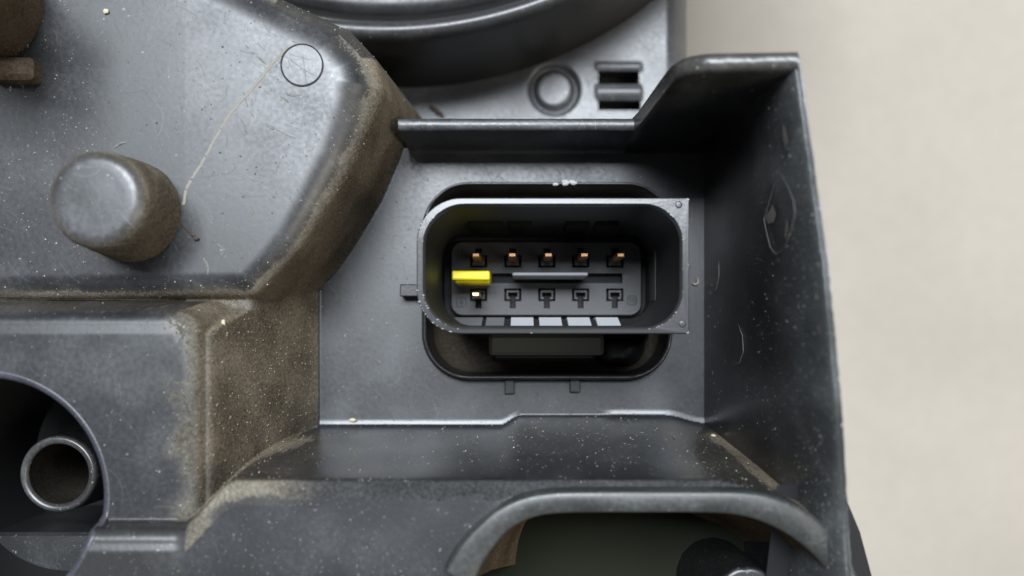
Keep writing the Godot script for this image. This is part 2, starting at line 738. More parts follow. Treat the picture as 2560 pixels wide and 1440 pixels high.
func make_lower_plate(root: Node3D) -> void:
	# the plate behind the connector, 25 mm lower, with a round dimple and two slots
	var top := -25.0
	var step := 0.25
	var xa := -24.0
	var za := -95.0
	var nx := int((26.6 - xa) / step)
	var nz := int((-22.0 - za) / step)
	var dc := Q(1386, 224, top)
	var slots := []
	for r in [[1494, 1596, 176, 211], [1494, 1600, 251, 277]]:
		var a := Q(r[0], r[2], top)
		var b := Q(r[1], r[3], top)
		slots.append(Rect2(a, b - a))
	var bridge := Rect2(Q(1490, 211, top), Q(1602, 251, top) - Q(1490, 211, top))
	var hf := func(x: float, z: float) -> float:
		var h := top
		var r := Vector2(x - dc.x, z - dc.y).length()
		var m := 3.35
		h -= 0.95 * exp(-pow((r - m) / 0.42, 2.0))
		if r < 3.0:
			h += 0.25 * smoothstep(3.0, 2.4, r)
		if x > 22.6:
			h -= (x - 22.6) * (0.35 + 0.25 * (x - 22.6))
		if bridge.has_point(Vector2(x, z)):
			h += 0.7 * sin(PI * (z - bridge.position.y) / bridge.size.y)
		var edge := absf(z - slots[0].position.y + 0.55)
		if x > slots[0].position.x - 0.2 and x < slots[0].end.x + 0.5 and edge < 0.7:
			h += 0.35 * cos(edge / 0.7 * PI / 2)
		return h
	var st := tool_()
	st.set_smooth_group(1)
	var grid := PackedFloat32Array()
	grid.resize((nx + 1) * (nz + 1))
	for iz in nz + 1:
		for ix in nx + 1:
			grid[iz * (nx + 1) + ix] = hf.call(xa + ix * step, za + iz * step)
	st.set_color(Color(0.72, 0.74, 0.77))
	for iz in nz:
		for ix in nx:
			var x := xa + ix * step
			var z := za + iz * step
			var c := Vector2(x + step / 2, z + step / 2)
			if slots[0].has_point(c) or slots[1].has_point(c):
				continue
			var i := iz * (nx + 1) + ix
			quad(st, Vector3(x, grid[i], z), Vector3(x + step, grid[i + 1], z), Vector3(x + step, grid[i + nx + 2], z + step), Vector3(x, grid[i + nx + 1], z + step))
	done(st, "rear_plate", mat["plastic"], root)
	for r in slots:
		var s := tool_()
		var r0 := [0.2, 0.2, 0.2, 0.2]
		loft(s, [rrect(r.position.x, r.end.x, r.position.y, r.end.y, r0, top + 0.05, 0.15, 2), rrect(r.position.x, r.end.x, r.position.y, r.end.y, r0, top - 0.1, 0.0, 2), rrect(r.position.x, r.end.x, r.position.y, r.end.y, r0, top - 4.0, 0.0, 2)], [1, 2], true, true)
		done(s, "slot", mat["deep_black"], root)

func ragged(r: float) -> float:
	return rng.randf_range(-r, r)

func make_walls(root: Node3D) -> void:
	var wob := FastNoiseLite.new()
	wob.seed = 12
	wob.frequency = 0.35
	wob.fractal_octaves = 3
	# rib: low wall behind the connector, from the raised block to the tall hood
	var n := 70
	var rings := []
	var zi := -23.75
	var prof := [[0.75, -0.2], [0.28, 0.12], [0.0, 0.6], [-0.03, 1.6], [-0.12, 1.8], [-0.14, 9.0], [-0.24, 9.4], [-0.5, 9.62], [-1.2, 9.62], [-1.5, 9.4], [-1.65, 9.0], [-1.7, -26.0]]
	for p in prof:
		var ring := PackedVector3Array()
		for i in n + 1:
			var x := lerpf(-13.9, 13.6, float(i) / n)
			var w := 0.05 * wob.get_noise_2d(x * 3.0, p[1] * 2.0)
			ring.append(Vector3(x, p[1] + (w if p[1] > 5.0 else 0.0), zi + p[0] + w))
		rings.append(ring)
	var st := tool_()
	rings.reverse()
	st.set_color(Color(0.52, 0.54, 0.57))
	loft(st, rings, [], false)
	var rib := done(st, "rear_rib", mat["plastic"], root)
	rib.set_meta("label", "low grey rib behind the connector")
	# hood: the tall part of the back wall
	rings = []
	st = tool_()
	st.set_color(Color(0.26, 0.265, 0.28))
	var stations := []
	for i in 41:
		var t := i / 40.0
		var x := lerpf(13.0, 24.6, t)
		var hh := 9.5 + 21.0 * smoothstep(13.0, 14.3, x) + 1.2 * smoothstep(14.0, 17.0, x) + 0.7 * t
		hh -= 1.3 * exp(-pow((x - 14.2) / 0.5, 2.0))
		stations.append([x, hh])
	for k in 10:
		var ring := PackedVector3Array()
		for s in stations:
			var x: float = s[0]
			var hh: float = s[1]
			var w := 0.10 * wob.get_noise_2d(x * 4.0, 30.0)
			match k:
				0: ring.append(Vector3(x, -0.1, zi + 0.5))
				1: ring.append(Vector3(x, 0.6, zi))
				2: ring.append(Vector3(x, hh * 0.5, zi - 0.05))
				3: ring.append(Vector3(x, hh - 1.0, zi - 0.12 + w * 0.5))
				4: ring.append(Vector3(x, hh - 0.35 + w, zi - 0.25 + w))
				5: ring.append(Vector3(x, hh - 0.05 + w, zi - 0.6 + w))
				6: ring.append(Vector3(x, hh - 0.02, zi - 1.3 + w))
				7: ring.append(Vector3(x, hh - 0.35, zi - 1.75))
				8: ring.append(Vector3(x, hh - 1.2, zi - 1.9))
				9: ring.append(Vector3(x, -30.0, zi - 1.9))
		rings.append(ring)
	rings.reverse()
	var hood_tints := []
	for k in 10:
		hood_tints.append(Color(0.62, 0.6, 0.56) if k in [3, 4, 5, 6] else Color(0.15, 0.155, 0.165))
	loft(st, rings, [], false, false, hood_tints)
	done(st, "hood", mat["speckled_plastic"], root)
	# tall side wall on the right
	rings = []
	var m := 120
	var prof2 := [[0.0, 0.0], [-0.05, 0.3], [-0.02, 0.6], [0.02, 0.76], [0.1, 0.86], [0.22, 0.925], [0.38, 0.965], [0.52, 0.988], [0.64, 0.998], [0.74, 1.0], [0.82, 0.995], [0.85, 0.985], [0.9, 0.993], [1.0, 1.0], [1.14, 0.99], [1.22, 0.95], [1.24, 0.7], [1.0, -0.9]]
	for p in prof2:
		var ring := PackedVector3Array()
		for i in m + 1:
			var z := lerpf(-25.4, 34.0, float(i) / m)
			var hh := wall_height(z)
			var f: float = p[1]
			var bulge := 1.0 + 1.0 * smoothstep(14.0, 26.0, z)
			var x: float = lerpf(23.0, wall_top_x(z), clampf(f, 0.0, 1.0)) + p[0] * (1.25 + 0.25 * (bulge - 1.0))
			var w := wob.get_noise_2d(z * 2.5, f * 14.0) * 0.07 + wob.get_noise_2d(z * 0.2, 7.0) * 0.06
			ring.append(Vector3(x + (w if f > 0.8 else 0.0), hh * f, z + 0.0))
		rings.append(ring)
	st = tool_()
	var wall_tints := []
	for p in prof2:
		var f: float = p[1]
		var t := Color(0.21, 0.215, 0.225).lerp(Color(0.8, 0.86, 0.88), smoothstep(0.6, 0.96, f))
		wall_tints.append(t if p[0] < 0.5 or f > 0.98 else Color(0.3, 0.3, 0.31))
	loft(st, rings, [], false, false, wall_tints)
	st.set_color(Color(0.5, 0.5, 0.5))
	# far end cap
	var first := PackedVector3Array()
	for r in rings:
		first.append(r[0])
	st.set_smooth_group(-1)
	var mid := (first[0] + first[first.size() - 1]) / 2.0
	for i in first.size() - 1:
		tri(st, first[i], first[i + 1], mid)
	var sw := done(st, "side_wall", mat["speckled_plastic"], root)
	sw.set_meta("label", "tall glossy black side wall with water stains")
	# flared foot at the lower right
	st = tool_()
	var fl := []
	for s in [[2098, 1205, 24.0], [2150, 1330, 22.0], [2182, 1450, 20.0], [2240, 1620, 18.0]]:
		fl.append(P(s[0], s[1], s[2]))
	var up_ring := PackedVector3Array()
	var lo_ring := PackedVector3Array()
	var in_ring := PackedVector3Array()
	for v in fl:
		up_ring.append(v)
		lo_ring.append(Vector3(v.x - 1.0, -30.0, v.z))
		in_ring.append(Vector3(24.5, v.y + 2.0, v.z))
	loft(st, [in_ring, up_ring, lo_ring], [1], false)
	done(st, "flared_foot", mat["black_satin"], root)

func post(root: Node3D, called: String, base: Vector2, base_h: float, top: Vector2, top_h: float, r0: float, r1: float, m: Material, edge: float, tint_top: Color, tint_side: Color) -> MeshInstance3D:
	var st := tool_()
	var rings := []
	var tints := []
	var nz := FastNoiseLite.new()
	nz.seed = 31
	nz.frequency = 0.6
	var steps := 10
	for i in steps + 1:
		var t := float(i) / steps
		var c := base.lerp(top, t)
		var ring := circle(c.x, c.y, lerpf(r0, r1, t), lerpf(base_h, top_h - edge, t))
		rings.append(ring)
		tints.append(tint_side)
	for i in 5:
		var a := PI / 2 * (i + 1) / 5.0
		rings.append(circle(top.x, top.y, r1 - edge * (1.0 - cos(a)), top_h - edge * (1.0 - sin(a))))
		tints.append(tint_side.lerp(tint_top, (i + 1) / 5.0))
	for i in 4:
		rings.append(circle(top.x, top.y, (r1 - edge) * (1.0 - (i + 1) / 5.0), top_h + 0.02 * i))
		tints.append(tint_top)
	for k in rings.size():
		var rr: PackedVector3Array = rings[k]
		for j in rr.size():
			var v := rr[j]
			var w := nz.get_noise_3d(v.x, v.y, v.z) * 0.12
			rr[j] = v + Vector3(v.x - top.x, 0, v.z - top.y).normalized() * w
		rings[k] = rr
	var side := tool_()
	loft(side, rings.slice(0, steps + 3), [], true, false, tints.slice(0, steps + 3))
	loft(st, rings.slice(steps + 2), [], true, true, tints.slice(steps + 2))
	var o := done(st, called, m, root)
	done(side, "dusty_side" if called == "post" else "flank", mat["dust"] if called != "peg" else m, o)
	return o

func make_bosses(root: Node3D) -> void:
	var grey := Color(0.44, 0.46, 0.5)
	var brown := Color(1.0, 0.84, 0.62)
	# short post on the raised block
	var o := post(root, "post", Q(330, 530, 17.5), 17.5, Q(236, 496, 27.0), 27.0, 5.35, 4.75, mat["plastic"], 1.3, grey, brown)
	o.set_meta("label", "short round post on the raised block, brown dust down its side")
	# tall dusty boss at the upper left corner
	o = post(root, "boss", Q(-22, 18, 17.5), 17.5, Q(-330, -190, 38.0), 38.0, 5.7, 5.3, mat["dust"], 0.6, grey, Color(0.62, 0.48, 0.33))
	o.set_meta("label", "tall brown dusty boss cut off by the corner")
	var st := tool_()
	st.set_color(Color(0.6, 0.48, 0.35))
	var a := P(-40, 140, 20.0)
	var b := P(78, 196, 20.0)
	box(st, Vector3(a.x, 17.0, a.z), Vector3(b.x, 20.0, b.z), 0.5)
	done(st, "boss_foot", mat["dust"], root)
	# ejector mark: a ring groove with a flush disc
	st = tool_()
	var c := Q(755, 163, 18.0)
	var g := []
	for p in [[2.16, 17.9], [2.14, 18.05], [2.1, 18.08], [2.05, 18.08], [1.2, 18.08], [0.4, 18.08]]:
		g.append(circle(c.x, c.y, p[0], p[1]))
	st.set_color(Color(0.46, 0.48, 0.52))
	loft(st, g, [3], true, true)
	done(st, "ejector_disc", mat["plastic"], root)
	st = tool_()
	g = []
	for p in [[2.26, 17.9], [2.25, 18.09], [2.15, 18.09], [2.14, 17.9]]:
		g.append(circle(c.x, c.y, p[0], p[1]))
	loft(st, g)
	done(st, "ejector_ring", mat["deep_black"], root)

func strip_of(outline: PackedVector2Array, other: PackedVector2Array, t: float, h: float, grow := 0.0) -> PackedVector3Array:
	var out := PackedVector3Array()
	for i in outline.size():
		var p := outline[i].lerp(other[i], t)
		out.append(Vector3(p.x, h, p.y))
	return out

func make_recess(root: Node3D) -> void:
	var o := rim_outline(0)
	var q := rim_outline(1)
	var rings := []
	for p in [[-0.06, 26.0], [-0.02, 28.8], [0.0, 29.2], [0.06, 29.42], [0.14, 29.5], [0.5, 29.47], [0.9, 29.4], [0.97, 29.25], [1.0, 29.0], [1.02, 26.0], [1.5, 20.0], [2.4, 12.0]]:
		rings.append(strip_of(o, q, p[0], p[1]))
	var st := tool_()
	st.set_color(Color(0.42, 0.45, 0.43))
	loft(st, rings.slice(0, 9), [], false)
	var rim := done(st, "recess_rim", mat["plastic"], root)
	rim.set_meta("label", "smooth grey curved rim around the oval recess")
	st = tool_()
	st.set_color(Color(0.62, 0.46, 0.29))
	loft(st, rings.slice(8), [], false)
	done(st, "recess_wall", mat["dust"], root)
	# floor of the recess
	st = tool_()
	st.set_smooth_group(1)
	quad(st, Vector3(-12, 12.0, 14), Vector3(30, 12.0, 14), Vector3(30, 12.0, 50), Vector3(-12, 12.0, 50))
	done(st, "recess_floor", mat["green_grey"], root)
	# dark peg in the recess
	var g := Color(0.3, 0.31, 0.32)
	var pg := post(root, "peg", Q(1782, 1436, 12.0), 12.0, Q(1868, 1500, 22.0), 22.0, 4.1, 3.3, mat["speckled_plastic"], 0.5, g, Color(0.1, 0.1, 0.1))
	pg.set_meta("label", "black peg standing in the oval recess")

func ring_on(r: float, dh: float, n := 120) -> PackedVector3Array:
	var out := PackedVector3Array()
	for i in n:
		var a := TAU * i / n
		var x := HOLE.x + cos(a) * r
		var z := HOLE.y + sin(a) * r
		var h := shell(HOLE.x + cos(a) * (HOLE.z + 0.7), HOLE.y + sin(a) * (HOLE.z + 0.7))
		out.append(Vector3(x, h + dh, z))
	return out

func make_lamp_opening(root: Node3D) -> void:
	var st := tool_()
	st.set_color(Color(0.66, 0.67, 0.82))
	loft(st, [ring_on(HOLE.z + 0.62, -0.1), ring_on(HOLE.z + 0.58, 0.06), ring_on(HOLE.z + 0.42, 0.08), ring_on(HOLE.z + 0.12, -0.06), ring_on(HOLE.z - 0.12, -0.32), ring_on(HOLE.z - 0.22, -1.2), ring_on(HOLE.z - 0.25, -5.0)])
	done(st, "opening_edge", mat["plastic"], root)
	st = tool_()
	loft(st, [ring_on(HOLE.z - 0.25, -5.0), ring_on(HOLE.z - 0.2, -30.0)])
	done(st, "opening_wall", mat["deep_black"], root)
	st = tool_()
	st.set_smooth_group(1)
	quad(st, Vector3(-70, -8, 0), Vector3(-40, -8, 0), Vector3(-40, -8, 32), Vector3(-70, -8, 32))
	done(st, "opening_floor", mat["deep_black"], root)
	# ledge across the lower part of the opening
	st = tool_()
	var e := P(0, 1332, 9.0)
	st.set_color(Color(0.25, 0.255, 0.26))
	box(st, Vector3(-68, -8.0, e.z), Vector3(-41.0, 9.0, 32), 0.35)
	done(st, "opening_ledge", mat["speckled_plastic"], root)
	st.clear()
	st = tool_()
	var e2 := P(0, 985, 4.0)
	box(st, Vector3(-68, -8.0, 2.0), Vector3(-41.0, 4.0, e2.z), 0.3)
	done(st, "opening_lip", mat["green_grey"], root)
	# open tube standing in the opening
	st = tool_()
	var c := Q(143, 1186, 12.0)
	var b := Q(172, 1170, 2.0)
	b = c + Vector2(0.25, -0.15)
	var g := []
	for p in [[4.75, -8.0, 1.0], [4.3, 11.2, 0.0], [4.25, 11.7, 0.0], [4.12, 11.95, 0.0], [3.9, 12.0, 0.0], [3.5, 11.9, 0.0], [3.36, 11.6, 0.0], [3.3, 9.0, 0.0], [3.0, 0.0, 0.0], [2.6, -1.2, 0.0], [1.2, -1.5, 0.0]]:
		var cc := c.lerp(b, p[2])
		g.append(circle(cc.x, cc.y, p[0], p[1]))
	st.set_color(Color(0.8, 0.8, 0.78))
	var tube_tints := []
	for k in 7:
		tube_tints.append(Color(0.14, 0.142, 0.145) if k < 2 else Color(0.42, 0.42, 0.41))
	loft(st, g.slice(0, 7), [], true, false, tube_tints)
	var bore := tool_()
	bore.set_color(Color(0.17, 0.145, 0.11))
	loft(bore, g.slice(6), [], true, true)
	var tube := done(st, "screw_tube", mat["speckled_plastic"], root)
	done(bore, "dusty_bore", mat["dust"], tube)
	tube.set_meta("label", "open round screw tube inside the round opening")

func make_collar(root: Node3D) -> void:
	var st := tool_()
	var rr := [5.4, 5.4, 5.4, 5.4]
	var rings := []
	var wob := FastNoiseLite.new()
	wob.seed = 3
	wob.frequency = 0.5
	for p in [[0.62, -0.05], [0.42, 0.1], [0.28, 0.45], [0.2, 1.9], [0.12, 2.35], [0.0, 2.55], [-0.14, 2.5], [-0.26, 2.3], [-0.34, 1.8], [-0.4, 0.0], [-0.5, -6.5]]:
		var r := rrect(-11.7, 18.5, -19.2, 4.6, rr, p[1], p[0], 14)
		for i in r.size():
			if p[1] > 1.5:
				r[i] += Vector3(0, wob.get_noise_3d(r[i].x, p[1], r[i].z) * 0.15, 0)
		rings.append(r)
	loft(st, rings)
	done(st, "connector_collar", mat["black_satin"], root)
	st = tool_()
	st.set_color(Color(0.42, 0.36, 0.28))
	loft(st, [rrect(-11.7, 18.5, -19.2, 4.6, rr, -4.6, -0.4, 14), rrect(-11.7, 18.5, -19.2, 4.6, rr, -6.0, -1.6, 14), rrect(-11.7, 18.5, -19.2, 4.6, rr, -6.5, -3.4, 14)], [], true, true)
	done(st, "pocket_floor", mat["dust"], root)
	# melted nick on the upper edge of the collar
	st = tool_()
	for i in 9:
		lump(st, P(1412 + rng.randf_range(-26, 26), 457 + rng.randf_range(-3, 4), 2.5), Vector3(0.35, 0.16, 0.2) * rng.randf_range(0.6, 1.3), i)
	done(st, "edge_burr", mat["white_scuff"], root)
	# small locating tabs below and beside the collar
	for p in [[1262, 1286, 948, 984], [1424, 1450, 946, 980]]:
		st = tool_()
		var a := P(p[0], p[2], 0.0)
		var b := P(p[1], p[3], 0.0)
		box(st, Vector3(a.x, -0.2, a.z), Vector3(b.x, 0.7, b.z), 0.1)
		done(st, "locating_tab", mat["black_satin"], root)
	st = tool_()
	var w0 := P(1003, 712, 1.0)
	var w1 := P(1062, 742, 1.0)
	box(st, Vector3(w0.x, -0.2, w0.z), Vector3(w1.x, 2.2, w1.z), 0.12)
	done(st, "locating_tab", mat["black_satin"], root)

func lump(st: SurfaceTool, at: Vector3, size: Vector3, sd: int) -> void:
	var nz := FastNoiseLite.new()
	nz.seed = sd
	nz.frequency = 0.9
	var rings := []
	for i in 6:
		var a := lerpf(-PI / 2 + 0.05, PI / 2 - 0.05, i / 5.0)
		var ring := PackedVector3Array()
		for k in 9:
			var b := TAU * k / 9
			var d := Vector3(cos(a) * cos(b), sin(a), cos(a) * sin(b))
			var f := 1.0 + 0.45 * nz.get_noise_3d(d.x * 2.0 + sd * 3.1, d.y * 2.0, d.z * 2.0)
			ring.append(at + d * size * f)
		rings.append(ring)
	loft(st, rings, [], true, true)

func make_marks(root: Node3D) -> void:
	var block: Node3D = root.get_node("raised_block")
	# pale flow line that runs from the ejector disc to the foot of the post
	var st := tool_()
	thread(st, curve_points([[722, 118], [690, 152], [660, 188], [632, 224], [600, 258], [570, 296], [545, 338], [524, 376], [505, 412], [486, 440], [468, 474], [460, 512]], 17.82, 8, 0.04), 0.26, false)
	var fl := done(st, "flow_line", mat["pale_scuff"], block)
	fl.position = Vector3.ZERO
	st = tool_()
	for s in [[[612, 112], [640, 138], [674, 168]], [[624, 500], [632, 525], [622, 548]], [[622, 548], [640, 570]], [[660, 300], [672, 318], [690, 328]], [[520, 690], [518, 660], [505, 640]], [[655, 590], [670, 560]], [[280, 372], [300, 360], [318, 356]], [[710, 232], [735, 240], [760, 236]], [[700, 240], [725, 258]], [[640, 265], [628, 282], [640, 296]], [[672, 560], [678, 575]], [[560, 560], [575, 566]], [[440, 335], [480, 328]], [[535, 600], [560, 625], [552, 640]]]:
		thread(st, curve_points(s, 17.90, 6, 0.06), rng.randf_range(0.115, 0.15))
	var sc := done(st, "scratches", mat["grey_scuff"], block)
	sc.set_meta("kind", "stuff")
	# stains on the side wall: outlines of dried drops, they follow the wall's slant
	var wall: Node3D = root.get_node("side_wall")
	var stain := [[1956, 432], [1972, 462], [1988, 500], [1993, 530], [1984, 568], [1972, 604], [1958, 630], [1944, 636], [1930, 618], [1920, 580], [1914, 548], [1925, 512], [1936, 474], [1948, 444], [1956, 432]]
	wall_thread(wall, "drop_stain", stain, 0.035, "grey_scuff")
	wall_thread(wall, "drop_stain", [[1800, 652], [1801, 690], [1794, 722], [1783, 737], [1774, 728]], 0.04, "grey_scuff")
	wall_thread(wall, "drop_stain", [[1850, 812], [1860, 840], [1862, 880], [1852, 908], [1840, 908]], 0.04, "grey_scuff")
	wall_smear(wall, [[1960, 306], [1966, 320], [1974, 352], [1968, 378], [1960, 346]], "grey_scuff")
	wall_smear(wall, [[1926, 528], [1936, 512], [1944, 535], [1938, 556], [1924, 560], [1916, 545]], "grey_scuff")
	wall_smear(wall, [[1970, 545], [1974, 560], [1970, 592], [1964, 598], [1967, 568]], "grey_scuff")
	wall_smear(wall, [[2092, 950], [2098, 962], [2108, 1000], [2102, 1002], [2094, 975]], "white_scuff")

func on_wall(px: float, py: float) -> Vector3:
	# where the view through a picture point meets the inner face of the side wall
	var h := 15.0
	for i in 30:
		var v := P(px, py, h)
		var want := wall_x(v.z, h)
		h = clampf(h + (v.x - want) * 1.5, 0.5, 36.0)
	var q := P(px, py, h)
	return Vector3(wall_x(q.z, h) - 0.16, h, q.z)

func wall_thread(parent: Node3D, called: String, px: Array, r: float, m: String) -> void:
	var pts := []
	for i in px.size() - 1:
		for k in 5:
			var t := k / 5.0
			var v := on_wall(lerpf(px[i][0], px[i + 1][0], t), lerpf(px[i][1], px[i + 1][1], t))
			pts.append(v + Vector3(0, ragged(0.05), ragged(0.03)))
	pts.append(on_wall(px[-1][0], px[-1][1]))
	var st := tool_()
	thread(st, pts, r)
	done(st, called, mat[m], parent)

func wall_smear(parent: Node3D, px: Array, m: String) -> void:
	var st := tool_()
	st.set_smooth_group(1)
	var c := Vector3.ZERO
	var pts := []
	for p in px:
		var v := on_wall(p[0], p[1]) + Vector3(0.02, 0, 0)
		pts.append(v)
		c += v
	c = c / pts.size() + Vector3(-0.08, 0, 0)
	for i in pts.size():
		tri(st, pts[(i + 1) % pts.size()], pts[i], c)
	done(st, "dry_smear", mat[m], parent)

# ---------------------------------------------------------------- round dust cap
func make_dust_cap() -> void:
	var c := Q(960, -1062, -5.0)
	var root := thing("dust_cap", "large round black dust cap with a thick rim, cut off by the top edge", "dust cap", Vector3(c.x, -26.0, c.y))
	var st := tool_()
	var rings := []
	for p in [[61.4, -25.3], [61.0, -24.5], [60.7, -20.0], [60.5, -7.0], [60.35, -6.1], [60.1, -5.5], [59.7, -5.1], [59.2, -5.0], [58.7, -5.15], [58.3, -5.6], [58.1, -6.3], [57.9, -8.5]]:
		rings.append(circle(c.x, c.y, p[0], p[1], 220))
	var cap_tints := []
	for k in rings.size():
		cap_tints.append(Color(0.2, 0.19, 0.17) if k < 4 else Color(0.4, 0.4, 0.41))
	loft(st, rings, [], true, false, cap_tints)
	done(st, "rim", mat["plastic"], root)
	st = tool_()
	rings = []
	for p in [[57.9, -8.5], [57.5, -9.5], [56.8, -9.8], [56.4, -9.3], [55.8, -8.4], [54.6, -8.0], [53.0, -8.2], [50.0, -9.5], [46.0, -10.5], [20.0, -10.5]]:
		rings.append(circle(c.x, c.y, p[0], p[1], 220))
	st.set_color(Color(0.1, 0.102, 0.106))
	loft(st, rings, [], true, true)
	done(st, "cover_face", mat["plastic"], root)

# ---------------------------------------------------------------- connector
func make_connector() -> void:
	var root := thing("wiring_connector", "black ten-way wiring connector with a yellow lock tab, set in the oval collar", "connector", Vector3(3.3, -12.0, -7.6))
	var st := tool_()
	var wob := FastNoiseLite.new()
	wob.seed = 8
	wob.frequency = 0.45
	wob.fractal_octaves = 3
	var x0 := -10.6
	var x1 := 17.35
	var z0 := -14.55
	var z1 := -0.62
	var rings := []
	var ro := [4.6, 0.25, 0.25, 4.6]
	var ri := [4.2, 3.9, 3.9, 4.2]
	# outside
	for p in [[-0.35, -12.0], [-0.15, 17.2], [-0.02, 19.2], [0.0, 19.75], [-0.1, 19.95]]:
		rings.append(rrect(x0, x1, z0, z1, ro, p[1], p[0], 14))
	# inside
	var ix0 := -9.85
	var ix1 := 16.55
	var iz0 := -13.85
	var iz1 := -1.2
	for p in [[0.12, 20.0], [0.0, 19.85], [-0.12, 19.4], [-0.3, 12.0], [-0.55, 5.0]]:
		rings.append(rrect(ix0, ix1, iz0, iz1, ri, p[1], p[0], 14))
	for k in rings.size():
		var r: PackedVector3Array = rings[k]
		for i in r.size():
			if r[i].y > 18.5:
				r[i] += Vector3(wob.get_noise_2d(r[i].x * 2, r[i].z * 2) * 0.03, wob.get_noise_2d(r[i].z * 2, r[i].x * 2) * 0.015, 0)
		rings[k] = r
	# down the inner wall, narrowing to the terminal block
	var bx0 := -9.3
	var bx1 := 15.6
	var bz0 := -12.7
	var bz1 := -2.85
	rings.append(rrect(bx0, bx1, bz0, bz1, [2.4, 2.4, 2.4, 2.4], 2.2, 0.35, 14))
	rings.append(rrect(bx0, bx1, bz0, bz1, [2.0, 2.0, 2.0, 2.0], -1.5, 0.25, 14))
	loft(st, rings.slice(0, 4))
	var shroud := done(st, "shroud", mat["connector_black"], root)
	st = tool_()
	loft(st, rings.slice(3, 8), [1, 2])
	done(st, "rim_face", mat["scuffed_rim"], root)
	shroud.set_meta("label", "oblong shroud, rounded at the left and square at the right")
	# nicks along the rim
	st = tool_()
	var edge: PackedVector3Array = rings[4]
	var edge_in: PackedVector3Array = rings[5]
	for i in 90:
		var j := rng.randi_range(0, edge.size() - 1)
		var a: Vector3 = (edge if rng.randf() < 0.5 else edge_in)[j]
		var b: Vector3 = (edge if a == edge[j] else edge_in)[(j + 1) % edge.size()]
		lump(st, a.lerp(b, rng.randf()) + Vector3(0, -0.02, 0), Vector3(0.05 + 0.12 * pow(rng.randf(), 3.0), 0.05, 0.05), i)
	done(st, "rim_nicks", mat["white_scuff"], shroud).set_meta("kind", "stuff")
	# floor around the terminal block
	st = tool_()
	loft(st, [rrect(bx0, bx1, bz0, bz1, [2.0, 2.0, 2.0, 2.0], -1.5, 0.6, 6)], [], true, true)
	done(st, "shroud_floor", mat["deep_black"], root)
	st = tool_()
	loft(st, rings.slice(7), [2, 3])
	done(st, "shroud_inside", mat["inner_black"], root)
	# dimples in the square corners
	for p in [[1697, 512], [1706, 810]]:
		st = tool_()
		var c := P(p[0], p[1], 20.0)
		loft(st, [circle(c.x, c.z, 0.42, 19.9, 20), circle(c.x, c.z, 0.36, 20.01, 20), circle(c.x, c.z, 0.2, 20.02, 20)], [], true, true)
		done(st, "corner_bump", mat["scuffed_rim"], shroud)
	# inner ribs: lower wall with the light painted into pale greys, upper wall dark
	for p in [[1132, 1204, 0.6, "half_lit_grey"], [1214, 1260, 0.6, "half_lit_grey"], [1277, 1334, 1.0, "lit_grey_satin"], [1349, 1405, 1.0, "lit_grey_satin"], [1421, 1478, 1.0, "lit_grey_satin"], [1494, 1551, 1.0, "lit_grey_satin"]]:
		st = tool_()
		var k := 104.0 / FOCAL
		var a: float = (p[0] - VX) * k
		var b: float = (p[1] - VX) * k
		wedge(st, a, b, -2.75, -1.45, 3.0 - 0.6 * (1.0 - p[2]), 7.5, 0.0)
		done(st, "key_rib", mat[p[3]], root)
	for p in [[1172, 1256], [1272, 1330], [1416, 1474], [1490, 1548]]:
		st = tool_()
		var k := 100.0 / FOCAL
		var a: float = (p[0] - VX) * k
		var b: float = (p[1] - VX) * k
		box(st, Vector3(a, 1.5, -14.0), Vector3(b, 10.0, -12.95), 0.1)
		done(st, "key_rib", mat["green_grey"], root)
	# added strip that gives a shape to the reflection inside the right end
	st = tool_()
	box(st, Vector3(15.85, -1.0, -10.8), Vector3(16.2, 6.0, -4.6), 0.12)
	done(st, "reflection_strip", mat["black_satin"], root)
	make_terminal_block(root)
	# latch under the shroud
	st = tool_()
	var la := P(1222, 836, 9.0)
	var lb := P(1510, 888, 9.0)
	box(st, Vector3(la.x, -8.0, la.z), Vector3(lb.x, 9.0, lb.z), 0.4)
	done(st, "latch", mat["latch_grey"], root)
	st = tool_()
	box(st, Vector3(la.x + 0.1, -9.0, lb.z - 0.3), Vector3(lb.x - 0.1, 1.0, lb.z + 1.0), 0.5)
	done(st, "latch_foot", mat["connector_black"], root)
	# lower guide beside the latch
	st = tool_()
	loft(st, [rrect(lb.x + 0.4, lb.x + 6.6, 0.1, 3.4, [0.4, 0.4, 2.6, 1.4], -9.0), rrect(lb.x + 0.4, lb.x + 6.6, 0.1, 3.4, [0.4, 0.4, 2.6, 1.4], -4.5), rrect(lb.x + 0.4, lb.x + 6.6, 0.1, 3.4, [0.4, 0.4, 2.6, 1.4], -4.0, -0.5)], [], true, true)
	done(st, "latch_guide", mat["black_satin"], root)

func wedge(st: SurfaceTool, xa: float, xb: float, za: float, zb: float, ha: float, hb: float, low: float) -> void:
	# a rib whose top slopes from ha at za up to hb at zb
	st.set_smooth_group(-1)
	var a := Vector3(xa, ha, za)
	var b := Vector3(xb, ha, za)
	var c := Vector3(xb, hb, zb)
	var d := Vector3(xa, hb, zb)
	quad(st, a, b, c, d)
	quad(st, Vector3(xa, low, za), Vector3(xb, low, za), b, a)
	quad(st, Vector3(xa, low, zb), Vector3(xa, low, za), a, d)
	quad(st, Vector3(xb, low, za), Vector3(xb, low, zb), c, b)

